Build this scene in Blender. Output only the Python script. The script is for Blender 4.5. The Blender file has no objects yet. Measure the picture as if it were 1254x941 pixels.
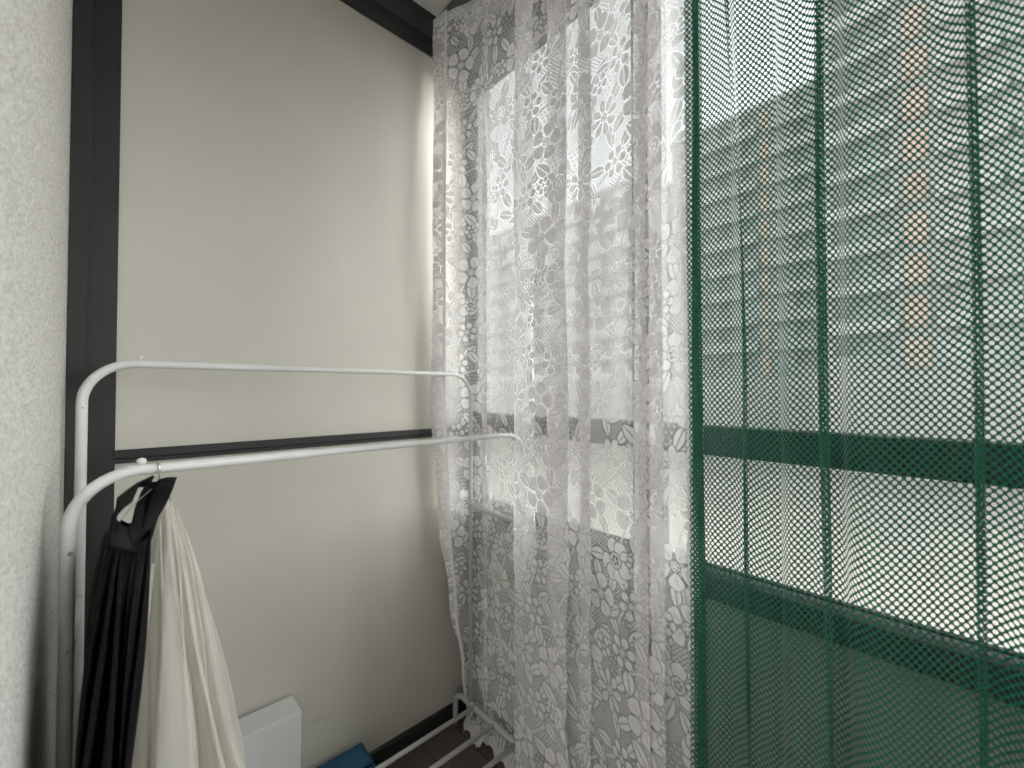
import bpy, bmesh, math, random
import numpy as np
from mathutils import Vector, Matrix

random.seed(7)
rng = np.random.default_rng(7)
SC = bpy.context.scene
COL = SC.collection
PI = math.pi
R = math.radians

# ------------------------------------------------------------------ layout constants (metres)
CAM_H = 1.5
YAW = 42.9            # camera turned from +Y (along the balcony) towards +X (the windows)
F = 518.0             # focal length in photo pixels (1254 px wide)
WALL_Y = 1.62         # end partition
FACADE_X = -0.102     # stucco house wall beside the camera
WIN_X = 1.20          # inner face of the glazing frame
CEIL = 3.17
BACK_Y = -2.4         # far end of the balcony behind the camera


def ray(px):
    return R(YAW) + math.atan((px - 627.0) / F)


def at_x(px, X):
    """plan point on the sight line px at distance X from the house side"""
    return X, X / math.tan(ray(px))


def at_y(px, py, Y):
    t = ray(px)
    X = Y * math.tan(t)
    d = X * math.sin(R(YAW)) + Y * math.cos(R(YAW))
    return Vector((X, Y, CAM_H - (py - 480.0) / F * d))


# ------------------------------------------------------------------ object helpers
def tag(o, label=None, cat=None, group=None, kind=None):
    if label: o['label'] = label
    if cat: o['category'] = cat
    if group: o['group'] = group
    if kind: o['kind'] = kind
    return o


def empty(name, loc, label, cat, group=None, kind=None):
    o = bpy.data.objects.new(name, None)
    o.location = loc
    o.empty_display_size = 0.05
    COL.objects.link(o)
    return tag(o, label, cat, group, kind)


def link(name, me, m, parent=None, smooth=False):
    o = bpy.data.objects.new(name, me)
    if m is not None:
        for mm in (m if isinstance(m, (list, tuple)) else [m]):
            me.materials.append(mm)
    COL.objects.link(o)
    if parent is not None:
        o.parent = parent
        wl = parent.location.copy()
        p = parent.parent
        while p is not None:
            wl += p.location
            p = p.parent
        me.transform(Matrix.Translation(-wl))
    if smooth:
        me.polygons.foreach_set('use_smooth', [True] * len(me.polygons))
    me.update()
    return o


def bm_obj(name, bm, m, parent=None, smooth=False):
    me = bpy.data.meshes.new(name)
    bmesh.ops.recalc_face_normals(bm, faces=bm.faces)
    bm.to_mesh(me)
    bm.free()
    return link(name, me, m, parent, smooth)


def add_box(bm, a, b, bevel=0.0, seg=2):
    t = bmesh.new()
    bmesh.ops.create_cube(t, size=1.0)
    for v in t.verts:
        v.co = Vector(((v.co.x + .5) * (b[0] - a[0]) + a[0],
                       (v.co.y + .5) * (b[1] - a[1]) + a[1],
                       (v.co.z + .5) * (b[2] - a[2]) + a[2]))
    if bevel > 0:
        bmesh.ops.bevel(t, geom=list(t.edges), offset=bevel, segments=seg, profile=.6, affect='EDGES')
    me = bpy.data.meshes.new('tmp')
    t.to_mesh(me)
    t.free()
    bm.from_mesh(me)
    bpy.data.meshes.remove(me)


def box(name, a, b, m, parent=None, bevel=0.0, seg=2):
    bm = bmesh.new()
    add_box(bm, a, b, bevel, seg)
    return bm_obj(name, bm, m, parent)


def profile_bar(name, prof, axis, a, b, m, parent=None):
    """extrude a closed 2-D profile (list of (p,q)) along x / y / z from a to b"""
    bm = bmesh.new()
    def co(p, q, t):
        return {'x': (t, p, q), 'y': (p, t, q), 'z': (p, q, t)}[axis]
    r0 = [bm.verts.new(co(p, q, a)) for p, q in prof]
    r1 = [bm.verts.new(co(p, q, b)) for p, q in prof]
    n = len(prof)
    for i in range(n):
        bm.faces.new((r0[i], r0[(i + 1) % n], r1[(i + 1) % n], r1[i]))
    bm.faces.new(r0)
    bm.faces.new(list(reversed(r1)))
    return bm_obj(name, bm, m, parent)


def tube_mesh(bm, pts, rad, seg=16, cap=True, flat=1.0):
    pts = [Vector(p) for p in pts]
    n = len(pts)
    rads = rad if isinstance(rad, (list, tuple)) else [rad] * n
    tan = []
    for i in range(n):
        d = pts[min(i + 1, n - 1)] - pts[max(i - 1, 0)]
        tan.append(d.normalized())
    ref = Vector((0, 0, 1)) if abs(tan[0].z) < .9 else Vector((1, 0, 0))
    u = (ref - tan[0] * ref.dot(tan[0])).normalized()
    rings = []
    for i in range(n):
        u = (u - tan[i] * u.dot(tan[i])).normalized()
        w = tan[i].cross(u)
        rings.append([bm.verts.new(pts[i] + (u * math.cos(2 * PI * k / seg) * flat + w * math.sin(2 * PI * k / seg)) * rads[i])
                      for k in range(seg)])
    for i in range(n - 1):
        for k in range(seg):
            bm.faces.new((rings[i][k], rings[i][(k + 1) % seg], rings[i + 1][(k + 1) % seg], rings[i + 1][k]))
    if cap:
        bm.faces.new(list(reversed(rings[0])))
        bm.faces.new(rings[-1])


def tube(name, pts, rad, m, parent=None, seg=16, flat=1.0):
    bm = bmesh.new()
    tube_mesh(bm, pts, rad, seg, True, flat)
    o = bm_obj(name, bm, m, parent, True)
    for p in o.data.polygons:
        if len(p.vertices) > 4:
            p.use_smooth = False
    return o


def round_corners(pts, rad, n=10):
    """polyline with its inner corners rounded"""
    pts = [Vector(p) for p in pts]
    out = [pts[0]]
    for i in range(1, len(pts) - 1):
        a, b, c = pts[i - 1], pts[i], pts[i + 1]
        d0, d1 = (a - b).normalized(), (c - b).normalized()
        r = min(rad, (a - b).length * .49 + 1e-6 if i > 1 else rad, rad)
        p0, p1 = b + d0 * r, b + d1 * r
        # true quarter arc for right angles
        ctr = b + d0 * r + d1 * r
        for k in range(n + 1):
            t = k / n * PI / 2
            out.append(ctr - d1 * r * math.cos(t) - d0 * r * math.sin(t))
    out.append(pts[-1])
    return out


def ball(name, c, r, m, parent=None, sz=1.0):
    bm = bmesh.new()
    bmesh.ops.create_uvsphere(bm, u_segments=16, v_segments=10, radius=r)
    for v in bm.verts:
        v.co = Vector((v.co.x, v.co.y, v.co.z * sz)) + Vector(c)
    return bm_obj(name, bm, m, parent, True)


# ------------------------------------------------------------------ materials
def new_mat(name):
    m = bpy.data.materials.new(name)
    m.use_nodes = True
    nt = m.node_tree
    for n in list(nt.nodes):
        nt.nodes.remove(n)
    out = nt.nodes.new('ShaderNodeOutputMaterial')
    return m, nt, out


def N(nt, typ, **kw):
    n = nt.nodes.new(typ)
    for k, v in kw.items():
        setattr(n, k, v)
    return n


def math_n(nt, op, a, b=None, c=None, clamp=False):
    n = nt.nodes.new('ShaderNodeMath')
    n.operation = op
    n.use_clamp = clamp
    for i, v in enumerate((a, b, c)):
        if v is None: continue
        if isinstance(v, (int, float)):
            n.inputs[i].default_value = v
        else:
            nt.links.new(v, n.inputs[i])
    return n.outputs[0]


def mat(name, col, rough=.5, var=.06, scale=12, bump=0.0, bscale=80, metal=0.0, spec=.5, stretch=(1, 1, 1), blotch=0.0):
    m, nt, out = new_mat(name)
    p = N(nt, 'ShaderNodeBsdfPrincipled')
    p.inputs['Roughness'].default_value = rough
    p.inputs['Metallic'].default_value = metal
    p.inputs['Specular IOR Level'].default_value = spec
    tc = N(nt, 'ShaderNodeTexCoord')
    mp = N(nt, 'ShaderNodeMapping')
    mp.inputs['Scale'].default_value = stretch
    nt.links.new(tc.outputs['Object'], mp.inputs['Vector'])
    no = N(nt, 'ShaderNodeTexNoise')
    no.inputs['Scale'].default_value = scale
    no.inputs['Detail'].default_value = 6
    nt.links.new(mp.outputs[0], no.inputs['Vector'])
    rp = N(nt, 'ShaderNodeValToRGB')
    rp.color_ramp.elements[0].position = .3
    rp.color_ramp.elements[1].position = .7
    rp.color_ramp.elements[0].color = tuple(c * (1 - var) for c in col) + (1,)
    rp.color_ramp.elements[1].color = tuple(min(1, c * (1 + var)) for c in col) + (1,)
    nt.links.new(no.outputs['Fac'], rp.inputs[0])
    src = rp.outputs[0]
    nt.links.new(src, p.inputs['Base Color'])
    rr = N(nt, 'ShaderNodeMapRange')
    rr.inputs['To Min'].default_value = max(0, rough - .08)
    rr.inputs['To Max'].default_value = min(1, rough + .08)
    nt.links.new(no.outputs['Fac'], rr.inputs['Value'])
    nt.links.new(rr.outputs[0], p.inputs['Roughness'])
    if bump > 0:
        n2 = N(nt, 'ShaderNodeTexNoise')
        n2.inputs['Scale'].default_value = bscale
        n2.inputs['Detail'].default_value = 8
        n2.inputs['Roughness'].default_value = .65
        nt.links.new(mp.outputs[0], n2.inputs['Vector'])
        b = N(nt, 'ShaderNodeBump')
        b.inputs['Strength'].default_value = 1.0
        b.inputs['Distance'].default_value = bump
        nt.links.new(n2.outputs['Fac'], b.inputs['Height'])
        nt.links.new(b.outputs[0], p.inputs['Normal'])
    nt.links.new(p.outputs[0], out.inputs[0])
    return m


M = {}
M['dark_frame'] = mat('dark_frame_paint', (.021, .023, .023), .48, .12, 9, .0003, 160)
M['white_metal'] = mat('white_powder_coat', (.66, .665, .66), .38, .03, 40, .00012, 700)
M['heater'] = mat('heater_enamel', (.70, .70, .71), .35, .02, 20)
M['bolt'] = mat('bolt_steel', (.28, .28, .28), .4, .1, 60, metal=.6)
M['chrome'] = mat('hook_chrome', (.75, .75, .75), .18, .02, 60, metal=1.0)
M['ceiling'] = mat('ceiling_paint', (.72, .71, .68), .8, .03, 5, .0006, 90)
M['track'] = mat('track_plastic', (.10, .10, .10), .5, .05, 20)
M['rubber'] = mat('grey_plastic', (.22, .21, .205), .6, .08, 30, .0004, 200)
M['blue'] = mat('blue_nylon', (.012, .10, .19), .62, .18, 14, .004, 26)
M['blue_light'] = mat('blue_nylon_binding', (.02, .14, .24), .6, .1, 20, .002, 60)
M['olive'] = mat('olive_ribbon', (.16, .17, .035), .5, .12, 40)
M['concrete'] = mat('courtyard_paving', (.46, .44, .40), .9, .10, .35, .01, 2)
M['curtain_tape'] = mat('curtain_tape', (.75, .74, .72), .9, .04, 40)
M['bld_grey'] = mat('facade_grey', (.56, .565, .56), .85, .14, .25)
M['bld_dark'] = mat('facade_dark', (.52, .525, .52), .85, .14, .25)
M['bld_pale'] = mat('facade_pale', (.74, .74, .73), .85, .08, .3)
M['bld_cream'] = mat('facade_cream', (.60, .585, .545), .85, .06, .4)
M['bld_orange'] = mat('facade_orange', (.70, .55, .49), .8, .12, .6)
M['bld_white'] = mat('balcony_white', (.62, .62, .61), .8, .08, .8)
M['bld_glass'] = mat('window_glass_dark', (.37, .375, .37), .3, .3, .5)


def stucco():
    m, nt, out = new_mat('stucco_plaster')
    p = N(nt, 'ShaderNodeBsdfPrincipled')
    p.inputs['Roughness'].default_value = .92
    p.inputs['Specular IOR Level'].default_value = .2
    tc = N(nt, 'ShaderNodeTexCoord')
    a = N(nt, 'ShaderNodeTexNoise'); a.inputs['Scale'].default_value = 170; a.inputs['Detail'].default_value = 5
    a.inputs['Roughness'].default_value = .7
    b = N(nt, 'ShaderNodeTexVoronoi'); b.inputs['Scale'].default_value = 190
    for n in (a, b):
        nt.links.new(tc.outputs['Object'], n.inputs['Vector'])
    h = math_n(nt, 'ADD', a.outputs['Fac'], math_n(nt, 'MULTIPLY', b.outputs['Distance'], .55))
    bp = N(nt, 'ShaderNodeBump'); bp.inputs['Distance'].default_value = .0055; bp.inputs['Strength'].default_value = .8
    nt.links.new(h, bp.inputs['Height'])
    nt.links.new(bp.outputs[0], p.inputs['Normal'])
    rp = N(nt, 'ShaderNodeValToRGB')
    rp.color_ramp.elements[0].position = .38; rp.color_ramp.elements[0].color = (.46, .44, .42, 1)
    rp.color_ramp.elements[1].position = .56; rp.color_ramp.elements[1].color = (.84, .82, .79, 1)
    nt.links.new(a.outputs['Fac'], rp.inputs[0])
    nt.links.new(rp.outputs[0], p.inputs['Base Color'])
    nt.links.new(p.outputs[0], out.inputs[0])
    return m


def panel_mat():
    """smooth cream sandwich panel with faint scuffs"""
    m, nt, out = new_mat('cream_panel')
    p = N(nt, 'ShaderNodeBsdfPrincipled')
    p.inputs['Roughness'].default_value = .55
    p.inputs['Specular IOR Level'].default_value = .35
    tc = N(nt, 'ShaderNodeTexCoord')
    a = N(nt, 'ShaderNodeTexNoise'); a.inputs['Scale'].default_value = 2.2; a.inputs['Detail'].default_value = 4
    nt.links.new(tc.outputs['Object'], a.inputs['Vector'])
    rp = N(nt, 'ShaderNodeValToRGB')
    rp.color_ramp.elements[0].position = .3; rp.color_ramp.elements[0].color = (.575, .552, .498, 1)
    rp.color_ramp.elements[1].position = .7; rp.color_ramp.elements[1].color = (.62, .597, .542, 1)
    nt.links.new(a.outputs['Fac'], rp.inputs[0])
    # scuffs: thin stretched noise ridges
    mp = N(nt, 'ShaderNodeMapping'); mp.inputs['Scale'].default_value = (3.2, 1, 26); mp.inputs['Rotation'].default_value = (0, .12, 0)
    nt.links.new(tc.outputs['Object'], mp.inputs['Vector'])
    s = N(nt, 'ShaderNodeTexNoise'); s.inputs['Scale'].default_value = 1.6; s.inputs['Detail'].default_value = 5
    nt.links.new(mp.outputs[0], s.inputs['Vector'])
    sr = N(nt, 'ShaderNodeMapRange'); sr.inputs['From Min'].default_value = .67; sr.inputs['From Max'].default_value = .76
    sr.inputs['To Min'].default_value = 0; sr.inputs['To Max'].default_value = .28
    nt.links.new(s.outputs['Fac'], sr.inputs['Value'])
    mx = N(nt, 'ShaderNodeMix', data_type='RGBA')
    nt.links.new(sr.outputs[0], mx.inputs[0])
    nt.links.new(rp.outputs[0], mx.inputs[6])
    mx.inputs[7].default_value = (.36, .35, .31, 1)
    nt.links.new(mx.outputs[2], p.inputs['Base Color'])
    b = N(nt, 'ShaderNodeBump'); b.inputs['Distance'].default_value = .0016; b.inputs['Strength'].default_value = .5
    w = N(nt, 'ShaderNodeTexNoise'); w.inputs['Scale'].default_value = 3.5; w.inputs['Detail'].default_value = 2
    nt.links.new(tc.outputs['Object'], w.inputs['Vector'])
    nt.links.new(w.outputs['Fac'], b.inputs['Height'])
    nt.links.new(b.outputs[0], p.inputs['Normal'])
    nt.links.new(p.outputs[0], out.inputs[0])
    return m


def floor_mat():
    m, nt, out = new_mat('brown_laminate')
    p = N(nt, 'ShaderNodeBsdfPrincipled'); p.inputs['Roughness'].default_value = .5
    tc = N(nt, 'ShaderNodeTexCoord')
    br = N(nt, 'ShaderNodeTexBrick')
    br.inputs['Scale'].default_value = 1.0
    br.inputs['Brick Width'].default_value = 1.1
    br.inputs['Row Height'].default_value = .16
    br.inputs['Mortar Size'].default_value = .0022
    br.inputs['Color1'].default_value = (.165, .128, .115, 1)
    br.inputs['Color2'].default_value = (.135, .108, .10, 1)
    br.inputs['Mortar'].default_value = (.05, .042, .04, 1)
    mp0 = N(nt, 'ShaderNodeMapping'); mp0.inputs['Rotation'].default_value = (0, 0, R(90))
    nt.links.new(tc.outputs['Object'], mp0.inputs['Vector'])
    nt.links.new(mp0.outputs[0], br.inputs['Vector'])
    mp = N(nt, 'ShaderNodeMapping'); mp.inputs['Scale'].default_value = (40, 3, 1)
    nt.links.new(tc.outputs['Object'], mp.inputs['Vector'])
    no = N(nt, 'ShaderNodeTexNoise'); no.inputs['Scale'].default_value = 2; no.inputs['Detail'].default_value = 6
    nt.links.new(mp.outputs[0], no.inputs['Vector'])
    mx = N(nt, 'ShaderNodeMix', data_type='RGBA', blend_type='MULTIPLY')
    mx.inputs[0].default_value = .5
    nt.links.new(br.outputs['Color'], mx.inputs[6])
    rp = N(nt, 'ShaderNodeValToRGB')
    rp.color_ramp.elements[0].color = (.6, .6, .6, 1); rp.color_ramp.elements[1].color = (1.25, 1.2, 1.15, 1)
    nt.links.new(no.outputs['Fac'], rp.inputs[0])
    nt.links.new(rp.outputs[0], mx.inputs[7])
    nt.links.new(mx.outputs[2], p.inputs['Base Color'])
    nt.links.new(p.outputs[0], out.inputs[0])
    return m


def glass_mat():
    """thin window glass: mostly clear, mirror-like at grazing angles"""
    m, nt, out = new_mat('window_glass')
    tr = N(nt, 'ShaderNodeBsdfTransparent'); tr.inputs[0].default_value = (.93, .95, .94, 1)
    gl = N(nt, 'ShaderNodeBsdfGlossy'); gl.inputs['Roughness'].default_value = .02
    fr = N(nt, 'ShaderNodeLayerWeight'); fr.inputs['Blend'].default_value = .5
    sch = math_n(nt, 'ADD', math_n(nt, 'MULTIPLY', math_n(nt, 'POWER', fr.outputs['Facing'], 5.0), .6), .03)
    mx = N(nt, 'ShaderNodeMixShader')
    nt.links.new(sch, mx.inputs[0])
    nt.links.new(tr.outputs[0], mx.inputs[1])
    nt.links.new(gl.outputs[0], mx.inputs[2])
    nt.links.new(mx.outputs[0], out.inputs[0])
    return m


def frosted_mat():
    m, nt, out = new_mat('frosted_panel')
    d = N(nt, 'ShaderNodeBsdfDiffuse'); d.inputs[0].default_value = (.20, .21, .195, 1)
    t = N(nt, 'ShaderNodeBsdfTranslucent')
    tc = N(nt, 'ShaderNodeTexCoord')
    no = N(nt, 'ShaderNodeTexNoise'); no.inputs['Scale'].default_value = 3; no.inputs['Detail'].default_value = 3
    nt.links.new(tc.outputs['Object'], no.inputs['Vector'])
    rp = N(nt, 'ShaderNodeValToRGB')
    rp.color_ramp.elements[0].position = .3; rp.color_ramp.elements[0].color = (.25, .275, .245, 1)
    rp.color_ramp.elements[1].position = .7; rp.color_ramp.elements[1].color = (.33, .355, .32, 1)
    nt.links.new(no.outputs['Fac'], rp.inputs[0])
    nt.links.new(rp.outputs[0], t.inputs[0])
    mx = N(nt, 'ShaderNodeMixShader'); mx.inputs[0].default_value = .5
    nt.links.new(d.outputs[0], mx.inputs[1]); nt.links.new(t.outputs[0], mx.inputs[2])
    nt.links.new(mx.outputs[0], out.inputs[0])
    return m


def lace_mat():
    m, nt, out = new_mat('white_lace')
    at = N(nt, 'ShaderNodeAttribute'); at.attribute_name = 'lace'
    uv = N(nt, 'ShaderNodeUVMap'); uv.uv_map = 'cloth'
    sep = N(nt, 'ShaderNodeSeparateXYZ'); nt.links.new(uv.outputs[0], sep.inputs[0])
    # fine warp-knit rib over everything: 3 mm yarn grid
    a = math_n(nt, 'SINE', math_n(nt, 'MULTIPLY', sep.outputs[0], 2 * PI / .0034))
    b = math_n(nt, 'SINE', math_n(nt, 'MULTIPLY', sep.outputs[1], 2 * PI / .0040))
    rib = math_n(nt, 'MULTIPLY', math_n(nt, 'ADD', a, b), .045)
    al = math_n(nt, 'ADD', at.outputs['Fac'], rib, clamp=True)
    tr = N(nt, 'ShaderNodeBsdfTransparent')
    d = N(nt, 'ShaderNodeBsdfDiffuse'); d.inputs[0].default_value = (.93, .915, .93, 1); d.inputs['Roughness'].default_value = .6
    t = N(nt, 'ShaderNodeBsdfTranslucent'); t.inputs[0].default_value = (.86, .845, .86, 1)
    bp = N(nt, 'ShaderNodeBump'); bp.inputs['Distance'].default_value = .0022; bp.inputs['Strength'].default_value = .7
    nt.links.new(at.outputs['Fac'], bp.inputs['Height'])
    nt.links.new(bp.outputs[0], d.inputs['Normal'])
    c = N(nt, 'ShaderNodeMixShader'); c.inputs[0].default_value = .11
    nt.links.new(d.outputs[0], c.inputs[1]); nt.links.new(t.outputs[0], c.inputs[2])
    mx = N(nt, 'ShaderNodeMixShader')
    nt.links.new(al, mx.inputs[0])
    nt.links.new(tr.outputs[0], mx.inputs[1]); nt.links.new(c.outputs[0], mx.inputs[2])
    nt.links.new(mx.outputs[0], out.inputs[0])
    return m


MESH_U, MESH_V, HOLE = .0122, .0150, .00335


def net_mat():
    """dark green warp-knit net: staggered oval holes in fabric coordinates"""
    m, nt, out = new_mat('green_mesh_fabric')
    uv = N(nt, 'ShaderNodeUVMap'); uv.uv_map = 'cloth'
    sep = N(nt, 'ShaderNodeSeparateXYZ'); nt.links.new(uv.outputs[0], sep.inputs[0])
    u = math_n(nt, 'DIVIDE', sep.outputs[0], MESH_U)
    v = math_n(nt, 'DIVIDE', sep.outputs[1], MESH_V)
    def cell(off):
        fu = math_n(nt, 'SUBTRACT', math_n(nt, 'FRACT', math_n(nt, 'ADD', u, off)), .5)
        fv = math_n(nt, 'SUBTRACT', math_n(nt, 'FRACT', math_n(nt, 'ADD', v, off)), .5)
        x = math_n(nt, 'MULTIPLY', fu, MESH_U)
        y = math_n(nt, 'MULTIPLY', fv, MESH_V * .86)
        return math_n(nt, 'SQRT', math_n(nt, 'ADD', math_n(nt, 'MULTIPLY', x, x), math_n(nt, 'MULTIPLY', y, y)))
    dmin = math_n(nt, 'MINIMUM', cell(0.0), cell(0.5))
    mr = N(nt, 'ShaderNodeMapRange'); mr.interpolation_type = 'SMOOTHSTEP'
    mr.inputs['From Min'].default_value = HOLE - .0004
    mr.inputs['From Max'].default_value = HOLE + .0004
    nt.links.new(dmin, mr.inputs['Value'])
    # yarn sheen painted into the base colour: streaky noise in fabric space
    no = N(nt, 'ShaderNodeTexNoise'); no.inputs['Scale'].default_value = 420; no.inputs['Detail'].default_value = 3
    nt.links.new(uv.outputs[0], no.inputs['Vector'])
    rp = N(nt, 'ShaderNodeValToRGB')
    rp.color_ramp.elements[0].position = .35; rp.color_ramp.elements[0].color = (.008, .095, .060, 1)
    rp.color_ramp.elements[1].position = .68; rp.color_ramp.elements[1].color = (.020, .200, .126, 1)
    nt.links.new(no.outputs['Fac'], rp.inputs[0])
    p = N(nt, 'ShaderNodeBsdfPrincipled'); p.inputs['Roughness'].default_value = .55
    p.inputs['Sheen Weight'].default_value = .15
    nt.links.new(rp.outputs[0], p.inputs['Base Color'])
    bp = N(nt, 'ShaderNodeBump'); bp.inputs['Distance'].default_value = .0012; bp.inputs['Strength'].default_value = .6
    nt.links.new(dmin, bp.inputs['Height']); nt.links.new(bp.outputs[0], p.inputs['Normal'])
    t = N(nt, 'ShaderNodeBsdfTranslucent'); nt.links.new(rp.outputs[0], t.inputs[0])
    c = N(nt, 'ShaderNodeMixShader'); c.inputs[0].default_value = .06
    nt.links.new(p.outputs[0], c.inputs[1]); nt.links.new(t.outputs[0], c.inputs[2])
    tr = N(nt, 'ShaderNodeBsdfTransparent')
    mx = N(nt, 'ShaderNodeMixShader')
    nt.links.new(mr.outputs[0], mx.inputs[0])
    nt.links.new(tr.outputs[0], mx.inputs[1]); nt.links.new(c.outputs[0], mx.inputs[2])
    nt.links.new(mx.outputs[0], out.inputs[0])
    return m


def cloth_mat(name, col, rough, trans, alpha=1.0, sheen=.0, spec=.35, var=.08):
    m, nt, out = new_mat(name)
    tc = N(nt, 'ShaderNodeTexCoord')
    mp = N(nt, 'ShaderNodeMapping'); mp.inputs['Scale'].default_value = (1, 1, .18)
    nt.links.new(tc.outputs['Object'], mp.inputs['Vector'])
    no = N(nt, 'ShaderNodeTexNoise'); no.inputs['Scale'].default_value = 45; no.inputs['Detail'].default_value = 5
    nt.links.new(mp.outputs[0], no.inputs['Vector'])
    rp = N(nt, 'ShaderNodeValToRGB')
    rp.color_ramp.elements[0].position = .3; rp.color_ramp.elements[0].color = tuple(c * (1 - var) for c in col) + (1,)
    rp.color_ramp.elements[1].position = .7; rp.color_ramp.elements[1].color = tuple(min(1, c * (1 + var)) for c in col) + (1,)
    nt.links.new(no.outputs['Fac'], rp.inputs[0])
    p = N(nt, 'ShaderNodeBsdfPrincipled'); p.inputs['Roughness'].default_value = rough
    p.inputs['Sheen Weight'].default_value = sheen
    p.inputs['Specular IOR Level'].default_value = spec
    nt.links.new(rp.outputs[0], p.inputs['Base Color'])
    bp = N(nt, 'ShaderNodeBump'); bp.inputs['Distance'].default_value = .004; bp.inputs['Strength'].default_value = .5
    nt.links.new(no.outputs['Fac'], bp.inputs['Height']); nt.links.new(bp.outputs[0], p.inputs['Normal'])
    t = N(nt, 'ShaderNodeBsdfTranslucent'); nt.links.new(rp.outputs[0], t.inputs[0])
    c = N(nt, 'ShaderNodeMixShader'); c.inputs[0].default_value = trans
    nt.links.new(p.outputs[0], c.inputs[1]); nt.links.new(t.outputs[0], c.inputs[2])
    last = c.outputs[0]
    if alpha < 1:
        tr = N(nt, 'ShaderNodeBsdfTransparent')
        lw = N(nt, 'ShaderNodeLayerWeight'); lw.inputs['Blend'].default_value = .35
        # sheer cloth covers more when seen edge-on
        a = math_n(nt, 'ADD', math_n(nt, 'MULTIPLY', lw.outputs['Facing'], 1 - alpha), alpha, clamp=True)
        mx = N(nt, 'ShaderNodeMixShader')
        nt.links.new(a, mx.inputs[0]); nt.links.new(tr.outputs[0], mx.inputs[1]); nt.links.new(last, mx.inputs[2])
        last = mx.outputs[0]
    nt.links.new(last, out.inputs[0])
    return m


M['stucco'] = stucco()
M['panel'] = panel_mat()
M['floor'] = floor_mat()
M['glass'] = glass_mat()
M['frosted'] = frosted_mat()
M['lace'] = lace_mat()
M['net'] = net_mat()
M['black_cloth'] = cloth_mat('black_satin', (.0035, .0035, .0045), .55, .0, sheen=.0, spec=.12)
M['white_cloth'] = cloth_mat('white_organza', (.80, .775, .715), .6, .35, alpha=.40)

# ------------------------------------------------------------------ balcony shell
S = dict(kind='structure')
tag(box('floor', (FACADE_X - .2, BACK_Y - .2, -.2), (WIN_X + .12, WALL_Y + .2, 0), M['floor']),
    'brownish grey laminate floor of the balcony', 'floor', **S)
tag(box('ceiling', (FACADE_X - .2, BACK_Y - .2, CEIL), (WIN_X + .12, WALL_Y + .2, CEIL + .2), M['ceiling']),
    'pale painted ceiling above the dark top beam', 'ceiling', **S)
tag(box('house_wall', (FACADE_X - .2, BACK_Y, 0), (FACADE_X, WALL_Y + .03, CEIL), M['stucco']),
    'rough pale stucco house wall at the left edge', 'wall', **S)

tag(box('rear_wall', (FACADE_X - .2, BACK_Y - .15, 0), (WIN_X + .1, BACK_Y - .03, CEIL), M['panel']),
    'cream end wall behind the camera', 'wall', **S)

pw = empty('partition_wall', (.55, WALL_Y, 0), 'smooth cream panel partition in a dark grey frame behind the clothes rack', 'wall', kind='structure')
RZ0, RZ1 = 1.298, 1.336
box('upper_panel', (-.03, WALL_Y, RZ1 - .01), (WIN_X + .02, WALL_Y + .06, 3.02), M['panel'], pw)
box('lower_panel', (-.03, WALL_Y + .001, .06), (WIN_X + .02, WALL_Y + .06, RZ0 + .01), M['panel'], pw)
# stepped profiles: a broad face and a set-back lip
profile_bar('post', [(FACADE_X + .001, WALL_Y + .03), (FACADE_X + .001, WALL_Y - .022), (-.066, WALL_Y - .022), (-.063, WALL_Y - .019),
                     (-.063, WALL_Y - .010), (-.008, WALL_Y - .010), (-.006, WALL_Y - .008), (-.006, WALL_Y + .03)],
            'z', 0.001, CEIL - .001, M['dark_frame'], pw)
profile_bar('rail', [(WALL_Y + .02, RZ0), (WALL_Y - .006, RZ0), (WALL_Y - .006, RZ0 + .012), (WALL_Y - .016, RZ0 + .016), (WALL_Y - .016, RZ1 - .002),
                     (WALL_Y - .014, RZ1), (WALL_Y + .02, RZ1)], 'x', -.007, WIN_X - .002, M['dark_frame'], pw)
profile_bar('beam', [(WALL_Y + .03, 3.0), (WALL_Y - .012, 3.0), (WALL_Y - .012, 3.075), (WALL_Y - .03, 3.085), (WALL_Y - .03, CEIL - .001),
                     (WALL_Y + .03, CEIL - .001)], 'x', -.007, WIN_X - .002, M['dark_frame'], pw)
profile_bar('skirting', [(WALL_Y + .02, .001), (WALL_Y - .014, .001), (WALL_Y - .014, .072), (WALL_Y - .010, .078), (WALL_Y + .02, .078)],
            'x', -.007, WIN_X - .002, M['dark_frame'], pw)

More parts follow.
